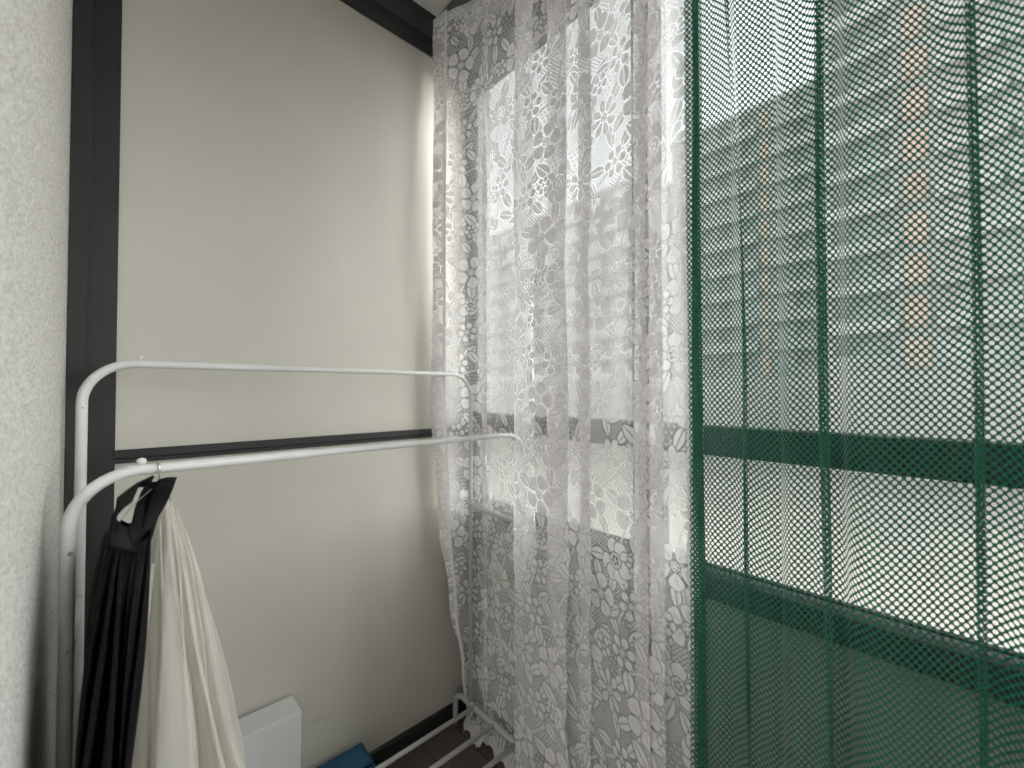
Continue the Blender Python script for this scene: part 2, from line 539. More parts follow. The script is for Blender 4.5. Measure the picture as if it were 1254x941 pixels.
# ------------------------------------------------------------------ glazing along the balcony
win = empty('balcony_window', (WIN_X, 0, 0), 'dark framed balcony glazing with two rails behind both curtains', 'window')
R1 = (1.322, 1.402)
R2 = (.925, .992)
HEAD = 2.93
posts = [(1.525, WALL_Y + .03), (.645, .728), (-.19, -.108), (-1.03, -.948), (-1.86, -1.778), (BACK_Y - .02, BACK_Y + .06)]
for y0, y1 in posts:
    profile_bar('mullion', [(WIN_X, y0 + .003), (WIN_X + .003, y0), (WIN_X + .075, y0), (WIN_X + .075, y1), (WIN_X + .003, y1), (WIN_X, y1 - .003)],
                'z', .002, CEIL - .002, M['dark_frame'], win)
for i in range(len(posts) - 1):
    a, b = posts[i + 1][1] + .001, posts[i][0] - .001
    for (z0, z1), nm in ((R1, 'rail'), (R2, 'rail'), ((HEAD, CEIL - .002), 'header'), ((.002, .09), 'bottom_rail')):
        profile_bar(nm, [(WIN_X + .002, z0 + .003), (WIN_X + .005, z0), (WIN_X + .07, z0), (WIN_X + .07, z1), (WIN_X + .005, z1), (WIN_X + .002, z1 - .003)],
                    'y', a, b, M['dark_frame'], win)
    box('gasket', (WIN_X + .03, a, R2[1] + .012), (WIN_X + .045, b, R2[1] + .018), M['dark_frame'], win)
    for z0, z1 in ((R1[1], HEAD), (R2[1], R1[0])):
        box('glass_pane', (WIN_X + .036, a - .004, z0 - .004), (WIN_X + .040, b + .004, z1 + .004), M['glass'], win)
    box('lower_panel', (WIN_X + .034, a - .004, .088), (WIN_X + .042, b + .004, R2[0] + .004), M['frosted'] if a > -.5 else M['glass'], win)  # unseen rear bays: clear instead of frosted, added to let light in low

ct = box('curtain_track', (1.02, BACK_Y + .1, CEIL - .022), (1.10, 1.60, CEIL - .001), M['track'], None, .003)
tag(ct, 'narrow dark curtain track along the ceiling edge', 'curtain track')

# ------------------------------------------------------------------ lace pattern (drawn as a density field in cloth space)
TW, TH = .46, .54                      # repeat of the lace
SS = .0009                             # drawing resolution
gw, gh = int(TW / SS), int(TH / SS)
lace = np.zeros((gh, gw), np.float32)
yy, xx = np.mgrid[0:gh, 0:gw].astype(np.float32)
X0, Y0 = xx * SS, yy * SS


def ground():
    """mixed fillings: dotted tulle, open diamond net and a denser knit"""
    def sm(seed, n):
        r = np.random.default_rng(seed)
        f = np.zeros((gh, gw), np.float32)
        for _ in range(n):
            kx, ky = r.integers(1, 5), r.integers(1, 5)
            f += np.cos(2 * PI * (kx * X0 / TW * r.choice([-1, 1]) + ky * Y0 / TH) + r.uniform(0, 6.28)).astype(np.float32)
        return f
    sel = sm(3, 7)
    sel2 = sm(11, 7)
    px_, py_ = TW / 56, TH / 66
    net = np.maximum(np.cos(2 * PI * (X0 / px_ + Y0 / py_)), np.cos(2 * PI * (X0 / px_ - Y0 / py_)))
    net = np.where(net > .50, .90, .08)
    dpx, dpy = TW / 44, TH / 52
    row = np.floor(Y0 / dpy)
    fx = ((X0 / dpx + .5 * (row % 2)) % 1) - .5
    fy = ((Y0 / dpy) % 1) - .5
    d = np.hypot(fx * dpx, fy * dpy)
    dots = np.where(d < .0019, .96, .36)
    knit = .50 + .12 * np.sign(np.sin(2 * PI * X0 / (TW / 70)) * np.sin(2 * PI * Y0 / (TH / 82)))
    g = np.where(sel > 1.3, net, np.where(sel2 > .2, dots, knit))
    return g.astype(np.float32)


lace[:] = ground()


def stamp(cx, cy, rad, fn):
    """run fn(x, y) -> (value, mask) in a wrapped window round (cx, cy)"""
    n = int(rad / SS) + 2
    ix = int(cx / SS); iy = int(cy / SS)
    xs = np.arange(ix - n, ix + n + 1); ys = np.arange(iy - n, iy + n + 1)
    gx, gy = np.meshgrid((xs * SS - cx).astype(np.float32), (ys * SS - cy).astype(np.float32))
    val, mask = fn(gx, gy)
    jx, jy = np.meshgrid(xs % gw, ys % gh)
    cur = lace[jy, jx]
    lace[jy, jx] = np.where(mask, val, cur)


HALO, EDGE = .0034, .0022


def petal_sdf(x, y, a, r0, L, w, sharp):
    """signed 'distance' of a petal starting r0 from the origin along angle a"""
    ca, sa = math.cos(a), math.sin(a)
    p = (x * ca + y * sa - r0) / L          # 0..1 along the petal
    q = (-x * sa + y * ca)
    pc = np.clip(p, 0, 1)
    half = w * np.power(np.maximum(np.sin(PI * np.power(pc, sharp)), 0), .72)
    d = np.abs(q) - half
    d = np.where(p < 0, np.hypot(np.abs(q), -p * L), d)
    d = np.where(p > 1, np.hypot(np.abs(q), (p - 1) * L), d)
    return d, p, q


def leaf(cx, cy, a, L, w, dens=.74):
    def fn(x, y):
        d, p, q = petal_sdf(x, y, a, 0, L, w, .85)
        val = np.where(d < 0, dens, .28)
        val = np.where((d < 0) & (d > -EDGE), 1.0, val)
        vein = (np.abs(q) < .0011)
        side = (np.abs(((p * L - np.abs(q) * .9) / (L * .17)) % 1 - .5) < .10) & (d < -EDGE)
        val = np.where(side, .82, val)
        val = np.where(vein & (d < 0), .30, val)
        return val, d < HALO
    stamp(cx, cy, L + .01, fn)


def flower(cx, cy, r, n, rot, wide=1.0, style=0):
    for k in range(n):
        a = rot + 2 * PI * k / n
        def fn(x, y, a=a):
            d, p, q = petal_sdf(x, y, a, r * .20, r * .80, r * wide * PI / n * .50, 1.55)
            val = np.where(d < 0, .97, .26)
            val = np.where((d < 0) & (d > -EDGE), 1.0, val)
            if style == 0:
                for s in (-.45, 0, .45):
                    val = np.where((np.abs(q - s * r * .3 * p) < .0010) & (p > .12) & (p < .72) & (d < -EDGE), .80, val)
            elif style == 1:
                val = np.where((p < .38) & (d < -EDGE), .5, val)
            return val, d < HALO * .8
        stamp(cx, cy, r * 1.15, fn)
    def core(x, y):
        rr = np.hypot(x, y)
        th = np.arctan2(y, x)
        val = np.where(rr < r * .24, .92, .06)
        holes = (np.cos(6 * th) > .45) & (rr > r * .10) & (rr < r * .19)
        val = np.where(holes, .08, val)
        return val, rr < r * .24 + .0018
    stamp(cx, cy, r * .4, core)


def rose(cx, cy, r, rot):
    """big rounded bloom with a cup and lower petals"""
    for a, L, w in ((rot + 2.3, 1.0, .40), (rot - 2.3, 1.0, .40), (rot + 1.45, 1.0, .42), (rot - 1.45, 1.0, .42), (rot + .62, 1.02, .44), (rot - .62, 1.02, .44), (rot, 1.05, .40)):
        def fn(x, y, a=a, L=L, w=w):
            d, p, q = petal_sdf(x, y, a, r * .12, r * L * .9, r * w, 1.35)
            val = np.where(d < 0, .97, .26)
            val = np.where((d < 0) & (d > -EDGE), 1.0, val)
            st = (np.abs(((q / (r * .16)) % 1) - .5) < .11) & (p > .25) & (p < .8) & (d < -EDGE)
            return np.where(st, .80, val), d < HALO * .8
        stamp(cx, cy, r * 1.25, fn)
    def cup(x, y):
        rr = np.hypot(x, y)
        val = np.where(rr < r * .36, .95, .05)
        val = np.where(rr < r * .30, .66, val)
        for k in range(5):
            a = rot + 2 * PI * k / 5
            val = np.where(np.hypot(x - math.cos(a) * r * .17, y - math.sin(a) * r * .17) < r * .065, .06, val)
        return val, rr < r * .36 + .002
    stamp(cx, cy, r * .5, cup)


def stem(p0, p1, bend, w=.0019):
    p0, p1 = np.array(p0), np.array(p1)
    m = (p0 + p1) / 2 + bend * np.array([-(p1 - p0)[1], (p1 - p0)[0]])
    for t in np.linspace(0, 1, 60):
        c = (1 - t) ** 2 * p0 + 2 * t * (1 - t) * m + t * t * p1
        def fn(x, y):
            rr = np.hypot(x, y)
            return np.where(rr < w, .93, .1), rr < w
        stamp(c[0] % TW, c[1] % TH, w + .002, fn)


r_ = random.Random(21)
# stems first, then leaves, then blossoms on a jittered staggered layout
sites = []
for row in range(6):
    for c in range(5):
        sites.append(((c + .5 * (row % 2) + r_.uniform(-.16, .16)) * TW / 5, (row + r_.uniform(-.16, .16)) * TH / 6))
for i, (x, y) in enumerate(sites):
    x2, y2 = sites[(i + 6) % len(sites)]
    dx = (x2 - x + TW / 2) % TW - TW / 2
    dy = (y2 - y + TH / 2) % TH - TH / 2
    stem((x, y), (x + dx, y + dy), r_.uniform(-.5, .5))
for i, (x, y) in enumerate(sites):
    b = r_.uniform(0, 6.28)
    for k in range(3):
        a = b + k * PI * 2 / 3 + r_.uniform(-.45, .45)
        q = r_.uniform(.026, .034)
        leaf((x + math.cos(a) * q) % TW, (y + math.sin(a) * q) % TH, a + r_.uniform(-.3, .3), r_.uniform(.034, .050), r_.uniform(.009, .0125), r_.choice([.93, .96, .99]))
for i, (x, y) in enumerate(sites):
    k = [0, 1, 2, 0, 3, 1, 2][(i * 3 + i // 5) % 7]
    rot = r_.uniform(0, 6.28)
    if k == 0: flower(x, y, r_.uniform(.038, .045), 5, rot, 1.25, 0)
    elif k == 1: rose(x, y, r_.uniform(.034, .040), rot)
    elif k == 2: flower(x, y, r_.uniform(.026, .031), 6, rot, 1.05, 1)
    else: flower(x, y, r_.uniform(.032, .038), 8, rot, 1.0, 0)
# small daisies in the gaps
for row in range(6):
    for c in range(5):
        x = (c + .5 * ((row + 1) % 2) + r_.uniform(-.1, .1)) * TW / 5
        y = (row + .02 + r_.uniform(-.12, .12)) * TH / 6
        if r_.random() < .45:
            flower(x % TW, y % TH, r_.uniform(.015, .020), r_.choice([5, 6, 7]), r_.uniform(0, 6), 1.1, 1)


def lace_at(s, z):
    """box-filtered lookup (bilinear on a pre-blurred copy)"""
    global _lb
    try:
        _lb
    except NameError:
        _lb = (lace + np.roll(lace, 1, 0) + np.roll(lace, 1, 1) + np.roll(np.roll(lace, 1, 0), 1, 1)) / 4
    x = (s / SS) % gw; y = (z / SS) % gh
    x0 = np.floor(x).astype(int); y0 = np.floor(y).astype(int)
    fx = (x - x0).astype(np.float32); fy = (y - y0).astype(np.float32)
    x0 %= gw; y0 %= gh
    x1 = (x0 + 1) % gw; y1 = (y0 + 1) % gh
    return (_lb[y0, x0] * (1 - fx) * (1 - fy) + _lb[y0, x1] * fx * (1 - fy) + _lb[y1, x0] * (1 - fx) * fy + _lb[y1, x1] * fx * fy)


# ------------------------------------------------------------------ curtains
def chaikin(p, it=2):
    for _ in range(it):
        q = [p[0]]
        for i in range(len(p) - 1):
            q.append(p[i] * .75 + p[i + 1] * .25)
            q.append(p[i] * .25 + p[i + 1] * .75)
        q.append(p[-1])
        p = q
    return np.array(p)


def resample(p, n):
    d = np.r_[0, np.cumsum(np.hypot(*(p[1:] - p[:-1]).T))]
    t = np.linspace(0, d[-1], n)
    return np.c_[np.interp(t, d, p[:, 0]), np.interp(t, d, p[:, 1])], d[-1]


def drape(name, levels, zs, ncol, nrow, m, length=None, attr=None, sag=None, wob=None, parent=None):
    """levels: plan polylines (one per height in zs, top first) with matching points; builds one cloth sheet"""
    curves, L = [], []
    for p in levels:
        c, l = resample(chaikin([np.array(q, float) for q in p]), ncol)
        curves.append(c); L.append(l)
    length = length or float(np.mean(L))
    zs = np.array(zs, float)
    z = np.linspace(zs[0], zs[-1], nrow)
    C = np.array(curves)                                  # level, col, 2
    idx = np.interp(z[::-1], zs[::-1], np.arange(len(zs))[::-1])[::-1]
    i0 = np.clip(np.floor(idx).astype(int), 0, len(zs) - 2)
    f = idx - i0
    f = (f * f * (3 - 2 * f))[:, None, None]
    P = C[i0] * (1 - f) + C[i0 + 1] * f                   # row, col, 2
    s = np.linspace(0, length, ncol)
    Sg, Zg = np.meshgrid(s, z)
    if wob is not None:
        P = P + wob(Sg, Zg)
    co = np.empty((nrow, ncol, 3), np.float32)
    co[..., :2] = P
    co[..., 2] = Zg
    me = bpy.data.meshes.new(name)
    nv = nrow * ncol
    me.vertices.add(nv)
    me.vertices.foreach_set('co', co.reshape(-1))
    a = np.arange(nv).reshape(nrow, ncol)
    q = np.stack([a[:-1, :-1], a[1:, :-1], a[1:, 1:], a[:-1, 1:]], -1).reshape(-1)
    nf = (nrow - 1) * (ncol - 1)
    me.loops.add(nf * 4)
    me.loops.foreach_set('vertex_index', q.astype(np.int32))
    me.polygons.add(nf)
    me.polygons.foreach_set('loop_start', (np.arange(nf) * 4).astype(np.int32))
    me.polygons.foreach_set('loop_total', np.full(nf, 4, np.int32))
    me.polygons.foreach_set('use_smooth', np.ones(nf, bool))
    me.update(calc_edges=True)
    V = Zg + (sag(Sg, Zg) if sag else 0)
    uvl = me.uv_layers.new(name='cloth')
    uv = np.stack([Sg, V], -1).reshape(-1, 2)[q].astype(np.float32)
    uvl.data.foreach_set('uv', uv.reshape(-1))
    if attr:
        at = me.attributes.new('lace', 'FLOAT', 'POINT')
        at.data.foreach_set('value', attr(Sg, Zg).astype(np.float32).reshape(-1))
    return link(name, me, m, parent)


# lace: (sight line, distance from the house) of its folds at mid height
LP = [(546, 1.015), (533, .985), (526, .972), (541, 1.005), (548, 1.038), (536, 1.002), (552, 1.06), (563, 1.11), (573, 1.16), (586, 1.180), (601, 1.148), (587, 1.165), (603, 1.182), (616, 1.165),
      (628, 1.178), (650, 1.165), (657, 1.140), (640, 1.110), (627, 1.085), (640, 1.058), (660, 1.050), (672, 1.048), (702, 1.046), (680, 1.085), (666, 1.100), (684, 1.108), (700, 1.100),
      (731, 1.080), (704, 1.105), (716, 1.112), (740, 1.100), (762, 1.070), (778, 1.068), (797, 1.040), (780, 1.085), (774, 1.092), (800, 1.060), (817, 1.045), (798, 1.088), (794, 1.100), (815, 1.098), (835, 1.082), (853, 1.078), (836, 1.092), (862, 1.095)]


def lace_level(shift, xr, jit, seed, spread=0.0, flat=0.0):
    r = np.random.default_rng(seed)
    out = []
    for px, X in LP:
        if px < 575 and X < 1.17:
            f = shift / 47.0
            px2 = px + shift * (575 - px) / 47.0
            X2 = X + (1.172 - X) * f * .85
        else:
            px2, X2 = px + (r.uniform(-1, 1) * jit if 600 < px < 838 else 0), X
        if px < 660:
            X2 = X2 * (1 - flat) + (1.0 + (X2 - .975) * .35) * flat
        if 640 < px < 840:
            px2 += spread * (px - 640) / 200
        out.append(at_x(px2, X2 + xr))
    return out


lv = [lace_level(0, -.0, 1.5, 1, flat=1.0), lace_level(0, 0, 2.0, 2, flat=.45), lace_level(0, 0, 0, 3), lace_level(9, 0, 1.5, 4), lace_level(22, 0, 2.5, 5),
      lace_level(37, 0, 3.0, 6), lace_level(46, 0, 3.0, 7)]
lz = [3.145, 2.3, 1.45, .93, .57, .29, .012]


def lace_field(s, z):
    a = lace_at(s / 1.62, z / 1.62)
    hem = z < .045 + .014 * np.abs(np.sin(s * PI / .085))
    a = np.where(hem, np.maximum(a, .85), a)
    a = np.where(z < .014 + .014 * np.abs(np.sin(s * PI / .085)), 0.0, a)
    a = np.where(z > 3.10, np.maximum(a, .8), a)
    a = np.where((s < .012) | (s > s.max() - .045), .95, a)
    return a


def lace_wob(s, z):
    w = .004 * np.sin(s * 31 + z * 2.1) * np.clip((3.1 - z) / 1.5, 0, 1)
    w = w - np.clip(.075 - z, 0, 1) * 1.0 * (np.abs(np.sin(s * 9)) * .6 + .4)
    return np.stack([w, np.zeros_like(w)], -1)


lc = drape('lace_curtain', lv, lz, 980, 1300, M['lace'], attr=lace_field, wob=lace_wob)
tag(lc, 'white floral lace curtain hanging in the corner beside the green mesh curtain', 'curtain')

# green mesh curtain
GP = [(842, 1.020), (868, 1.026), (844, 1.036), (868, 1.046), (842, 1.058), (866, 1.050), (872, 1.040), (884, 1.046), (894, 1.060), (907, 1.042), (917, 1.024), (905, 1.046), (924, 1.060), (940, 1.052), (956, 1.072),
      (958, 1.040), (968, 1.020), (990, 1.040), (1000, 1.030), (1020, 1.016), (996, 1.050), (1022, 1.068), (1033, 1.056), (1038, 1.026), (1060, 1.014), (1095, 1.016), (1130, 1.030), (1165, 1.050), (1186, 1.046), (1211, 1.026),
      (1184, 1.054), (1215, 1.070), (1245, 1.052), (1300, 1.026), (1345, 1.020), (1372, 1.012), (1340, 1.050), (1420, 1.060), (1500, 1.026), (1530, 1.018), (1505, 1.050), (1600, 1.056), (1640, 1.040)]


def green_level(k):
    dt = np.interp
    out = []
    for px, X in GP:
        if k == 0:
            d = dt(px, [862, 890, 912, 935, 965], [0, -16, -20, -8, 0])
        elif k == 2:
            d = dt(px, [960, 985, 1008, 1040, 1090], [0, 6, 13, 7, 0]) + dt(px, [862, 905, 920, 950], [0, 4, 6, 0])
        else:
            d = 0
        if k == 0 and 904 < px < 918:
            d = -27 if px == 905 else -19
        out.append(at_x(px + d, X))
    return out


def green_sag(s, z):
    return .010 * np.sin(s * 19 + .6) * (.4 + .35 * z) + .003 * np.sin(s * 47 + z * 2.0) + .004 * np.sin(s * 8 + z * 3.1)


def green_wob(s, z):
    w = .005 * np.sin(s * 23 + z * 1.7) + .003 * np.sin(s * 41 - z * 3.3 + 1)
    return np.stack([w, .0015 * np.sin(z * 4 + s * 13)], -1)


gc = drape('mesh_curtain', [green_level(0), green_level(1), green_level(2)], [3.145, 1.40, .02], 1500, 90, M['net'], sag=green_sag, wob=green_wob)
tag(gc, 'dark green mesh net curtain with round holes covering the right window', 'curtain')

# ------------------------------------------------------------------ clothes rack
RL, RR = -.066, 1.128          # side planes
YB, YF = 1.478, 1.142          # rear and front uprights
ZB, ZF = 1.572, 1.341
WM = M['white_metal']
rack = empty('clothes_rack', ((RL + RR) / 2, 1.3, 0), 'white metal double rod clothes rack standing before the cream panel wall', 'clothes rack')


def arch(y, ztop):
    pts = round_corners([(RL, y, .15), (RL, y, ztop), (RR, y, ztop), (RR, y, .15)], .10, 14)
    # thicker left tube, slimmer telescoping right tube
    rad = [.0108 if p.x < .30 else .0085 for p in pts]
    k = max(i for i, p in enumerate(pts) if p.x < .2)
    p0, p1 = pts[k], pts[k + 1]
    mid = p0.lerp(p1, .33)
    dv = (p1 - p0).normalized() * .002
    pts = pts[:k + 1] + [mid, mid + dv] + pts[k + 1:]
    rad = rad[:k + 1] + [.0106, .0088] + rad[k + 1:]
    return pts, rad


for y, zt, nm in ((YB, ZB, 'rear_rail'), (YF, ZF, 'front_rail')):
    p, r = arch(y, zt)
    rails = globals().setdefault('rails', []); rails.append(tube(nm, p, r, WM, rack, 20))
for x in (RL, RR):
    tube('side_bar', [(x, YF + .006, 1.0), (x, YF + .1, 1.0), (x, YB - .006, 1.0)], .0088, WM, rack, 14)
    base = round_corners([(x, 1.588, .002), (x, 1.588, .15), (x, .985, .15), (x, .985, .002)], .055, 10)
    ft = tube('foot_frame', base, .0118, WM, rack, 18)
    for y in (1.588, .985):
        tube('foot_cap', [(x, y, .0008), (x, y, .018)], .0135, M['rubber'], ft, 16)
for y in (1.449, 1.318, 1.188):
    tube('shelf_bar', [(RL + .004, y, .153), (.5, y, .153), (RR - .004, y, .153)], .0088, WM, rack, 16)
for y, zt, px in ((YB, ZB, 171), (YF, ZF, 174.5)):
    t = ray(px)
    x = y * math.tan(t)
    ball('stop_knob', (x, y, zt + .0108 + .006), .0085 if y == YF else .006, WM, rails[0 if y == YB else 1], .9)
for y, zt, px in ((YB, ZB, 551), (YF, ZF, 617)):
    x = y * math.tan(ray(px))
    ball('stop_knob', (x, y, zt + .0085 + .002), .0035, M['bolt'], rails[0 if y == YB else 1], .9)
for z in (1.20, 1.02):
    tube('bolt', [(RL + .004, YF - .0102, z), (RL + .004, YF - .0122, z)], .0042, M['bolt'], rails[1], 10)
tube('bolt', [(RL + .002, YB - .0102, 1.46), (RL + .002, YB - .0112, 1.46)], .002, M['bolt'], rails[0], 8)

# ------------------------------------------------------------------ hanger and the two dresses
HX = YF * math.tan(ray(193))
hg = empty('clothes_hanger', (HX, YF, ZF), 'hanger with a shiny wire hook over the front rack rod', 'hanger')
hk = []
for k in range(15):
    a = R(-40) + R(250) * k / 14
    hk.append((HX + .004, YF - .0145 * math.cos(a) * 1.0, ZF + .0145 * math.sin(a)))
hk = [(HX + .004, YF - .0145 * math.cos(R(-40)) + .002, ZF - .030), (HX + .004, YF - .0140, ZF - .018)] + hk[1:]
tube('hook', hk, .0017, M['chrome'], hg, 10)
NEAR = Vector((-.004, .99, 1.268))
FARP = Vector((.100, 1.30, 1.270))
APEX = Vector((HX + .002, YF, 1.308))
tube('shoulder_bar', [NEAR, NEAR.lerp(APEX, .5) + Vector((0, 0, .006)), APEX, FARP.lerp(APEX, .5) + Vector((0, 0, .006)), FARP], [.0009, .0009, .0011, .0009, .0009], M['bolt'], hg, 10)


def sheet(name, rows, m, parent, thick=.003):
    """grid of points (rows of equal length) turned into a thin solid cloth piece"""
    bm = bmesh.new()
    nr, nc = len(rows), len(rows[0])
    vs = [[bm.verts.new(p) for p in r] for r in rows]
    for i in range(nr - 1):
        for j in range(nc - 1):
            bm.faces.new((vs[i][j], vs[i][j + 1], vs[i + 1][j + 1], vs[i + 1][j]))
    bmesh.ops.subdivide_edges(bm, edges=list(bm.edges), cuts=2, use_grid_fill=True, smooth=.6)
    bmesh.ops.recalc_face_normals(bm, faces=bm.faces)
    o = bm_obj(name, bm, m, parent, True)
    md = o.modifiers.new('thickness', 'SOLIDIFY'); md.thickness = thick; md.offset = 0
    return o


def cloth_tube(levels, npl, seed, nang=220, nz=70, sharp=1.0):
    """pleated hanging cloth: levels = (z, cx, cy, ax, ay, pleat amplitude, turn)"""
    r = np.random.default_rng(seed)
    lv = np.array(levels, float)
    z = np.linspace(lv[0, 0], lv[-1, 0], nz)
    g = lambda k: np.interp(z[::-1], lv[::-1, 0], lv[::-1, k])[::-1]
    cx, cy, ax, ay, am = g(1), g(2), g(3), g(4), g(5)
    th = np.linspace(0, 2 * PI, nang, endpoint=False)
    ph = np.cumsum(np.abs(1 + .55 * np.interp(np.linspace(0, 16, nang), np.arange(17), r.uniform(-1, 1, 17))))
    ph = ph / ph[-1] * 2 * PI * npl
    wv = np.sin(ph) + .35 * np.sin(2.13 * ph + 1.2)
    wv = np.sign(wv) * np.abs(wv) ** sharp
    drift = np.sin(th * 3 + 1)
    vs = np.zeros((nz, nang, 3))
    for i in range(nz):
        tw = .12 * math.sin(z[i] * 3.1 + seed)
        k = 1 + am[i] * wv * (1 + .25 * np.sin(z[i] * 7 + th * 2))
        vs[i, :, 0] = cx[i] + ax[i] * np.cos(th + tw * .3) * k + .004 * np.sin(z[i] * 9 + th * 4)
        vs[i, :, 1] = cy[i] + ay[i] * np.sin(th + tw * .3) * k
        vs[i, :, 2] = z[i] + .006 * np.sin(th * 5 + seed)
    return vs


def tube_from_grid(name, vs, m, parent=None, close_top=False):
    nz, na, _ = vs.shape
    bm = bmesh.new()
    v = [[bm.verts.new(vs[i, j]) for j in range(na)] for i in range(nz)]
    for i in range(nz - 1):
        for j in range(na):
            bm.faces.new((v[i][j], v[i][(j + 1) % na], v[i + 1][(j + 1) % na], v[i + 1][j]))
    if close_top:
        bm.faces.new(v[0])
    return bm_obj(name, bm, m, parent, True)


# black dress: straps over the hanger, gathered bodice, long narrow skirt
bd = empty('black_dress', (.02, 1.1, 1.3), 'black satin dress with wide straps hanging on the front rack rod', 'dress')
BC = M['black_cloth']
blv = []
for py, pl, pr, ay, am in ((652, 134, 190, .085, .05), (672, 128, 187, .12, .07), (710, 122, 183, .16, .10), (780, 114, 178, .19, .12), (860, 106, 172, .21, .13), (941, 98, 166, .23, .14), (1250, 84, 158, .25, .15)):
    Yc = 1.075
    a, b = at_y(pl, py, Yc), at_y(pr, py, Yc)
    z = (a.z + b.z) / 2
    blv.append((z, (a.x + b.x) / 2, Yc + .02, (b.x - a.x) / 2 * .94, ay, am))
tube_from_grid('skirt', cloth_tube(blv, 13, 4, sharp=.9), BC, bd)


def strap(name, rows_px, m=BC):
    """cloth piece from rows of (px, py, Y) points"""
    return sheet(name, [[at_y(*p) + Vector((0, .006 * (k % 2), 0)) for k, p in enumerate(r)] for r in rows_px], m, bd, .004)


# near strap: broad triangle along the outer left edge
strap('strap', [[(190, 583, 1.142), (187, 590, 1.14), (183, 597, 1.14)], [(170, 592, 1.10), (170, 595, 1.10), (170, 597, 1.105)],
                [(158, 600, 1.06), (163, 604, 1.065), (167, 606, 1.07)], [(147, 609, 1.02), (155, 613, 1.03), (163, 616, 1.04)],
                [(145.5, 621, 1.0), (149, 622, 1.0), (153, 623, 1.01)], [(141, 633, .985), (142.5, 633, .985), (144, 633, .985)],
                [(136, 652, .99), (141, 651, .99), (146, 650, .99)]])
# middle strap: front fold of the bodice
strap('strap', [[(180, 594, 1.13), (187, 592, 1.128), (194, 590, 1.13)], [(175, 602, 1.12), (183, 604, 1.115), (191, 605, 1.12)],
                [(168, 620, 1.09), (177, 621, 1.085), (187, 622, 1.09)], [(164, 639, 1.07), (174, 640, 1.065), (184, 641, 1.07)],
                [(157, 647, 1.055), (168, 652, 1.05), (181, 655, 1.06)], [(150, 668, 1.04), (164, 672, 1.035), (180, 675, 1.045)]])
# far strap with the square corner on the right
strap('strap', [[(195, 588, 1.15), (207, 586, 1.16), (218, 585.5, 1.17)], [(189, 599, 1.12), (202, 599, 1.115), (213.5, 598, 1.13)],
                [(184, 616, 1.09), (196, 615, 1.085), (208, 612, 1.10)], [(178, 638, 1.07), (187, 638, 1.065), (195, 635, 1.075)],
                [(170, 668, 1.05), (179, 668, 1.045), (187, 664, 1.055)]])
# neckline of the bodice linking the straps
strap('bodice', [[(141, 633, .985), (149, 641, .99), (158, 646, 1.0)], [(137, 650, .985), (148, 656, .985), (163, 658, .995)],
                 [(133, 672, .985), (150, 676, .98), (172, 678, .99)]])
# gathered cloth around the hanger neck
bm = bmesh.new()
bmesh.ops.create_icosphere(bm, subdivisions=4, radius=1.0)
for v in bm.verts:
    n = .18 * math.sin(v.co.z * 7 + v.co.x * 5) + .1 * math.sin(v.co.y * 9)
    v.co = Vector((APEX.x - .003 + v.co.x * .011 * (1 + n), APEX.y - .006 + v.co.y * .024, 1.294 + v.co.z * .019 * (1 + n * .5)))
bm_obj('collar', bm, BC, bd, True)

# white dress: sheer pleated organza behind the black one
wd = empty('white_dress', (.09, 1.2, 1.25), 'sheer white pleated dress hanging beside the black dress on the rack', 'dress')
wlv = []
for py, pl, pr, ay, am in ((612, 199, 212, .018, .05), (632, 192, 221, .05, .06), (660, 184, 231, .085, .08), (700, 180, 242, .11, .10), (760, 177, 256, .13, .12), (820, 174, 271, .145, .13), (880, 169, 285, .155, .14), (941, 163, 299, .165, .15), (1250, 148, 330, .18, .16)):
    Yc = 1.19
    a, b = at_y(pl, py, Yc), at_y(pr, py, Yc)
    wlv.append(((a.z + b.z) / 2, (a.x + b.x) / 2, Yc, (b.x - a.x) / 2 * .93, ay, am))
tube_from_grid('skirt', cloth_tube([l[:5] + (l[5] * 1.8,) for l in wlv], 9, 9, 300, 90, .8), M['white_cloth'], wd)
# bound seams standing out along some pleats
for off, pts in enumerate(([(208, 618), (216, 650), (223, 700), (229, 790), (238, 900), (244, 990)],
                           [(190, 690), (186, 745), (180, 800), (170, 880), (163, 960)],
                           [(198, 640), (201, 700), (205, 780), (201, 860), (197, 960)],
                           [(217, 625), (236, 690), (252, 780), (262, 880), (270, 980)])):
    tube('seam', [at_y(x, y, 1.075 + .01 * off - .0001 * (y - 600)) for x, y in pts], .0022, M['white_cloth'], wd, 8)
rows = []
for px, py in ((182.5, 668), (182.5, 690), (183, 712), (183, 738)):
    rows.append([at_y(px - 2.2, py, 1.05), at_y(px + .2, py, 1.046), at_y(px + 2.4, py, 1.05)])
sheet('ribbon', rows, M['olive'], wd, .002)

# ------------------------------------------------------------------ wall heater
ht = empty('panel_heater', (.22, WALL_Y, .17), 'white flat panel heater mounted low on the cream wall', 'heater')
HXr, HXl, HZ = .452, -.003 + .02, .452
box('body', (HXl, 1.502, .17), (HXr, 1.602, HZ), M['heater'], ht, .004, 3)
box('mounting_bracket', (HXl + .06, 1.602, .22), (HXr - .06, WALL_Y + .002, .40), M['bolt'], ht)

# ------------------------------------------------------------------ blue folded bag and grey lid on the floor
bg = empty('storage_bag', (.58, 1.53, 0), 'blue folded fabric bag standing on the floor against the dark skirting', 'bag')


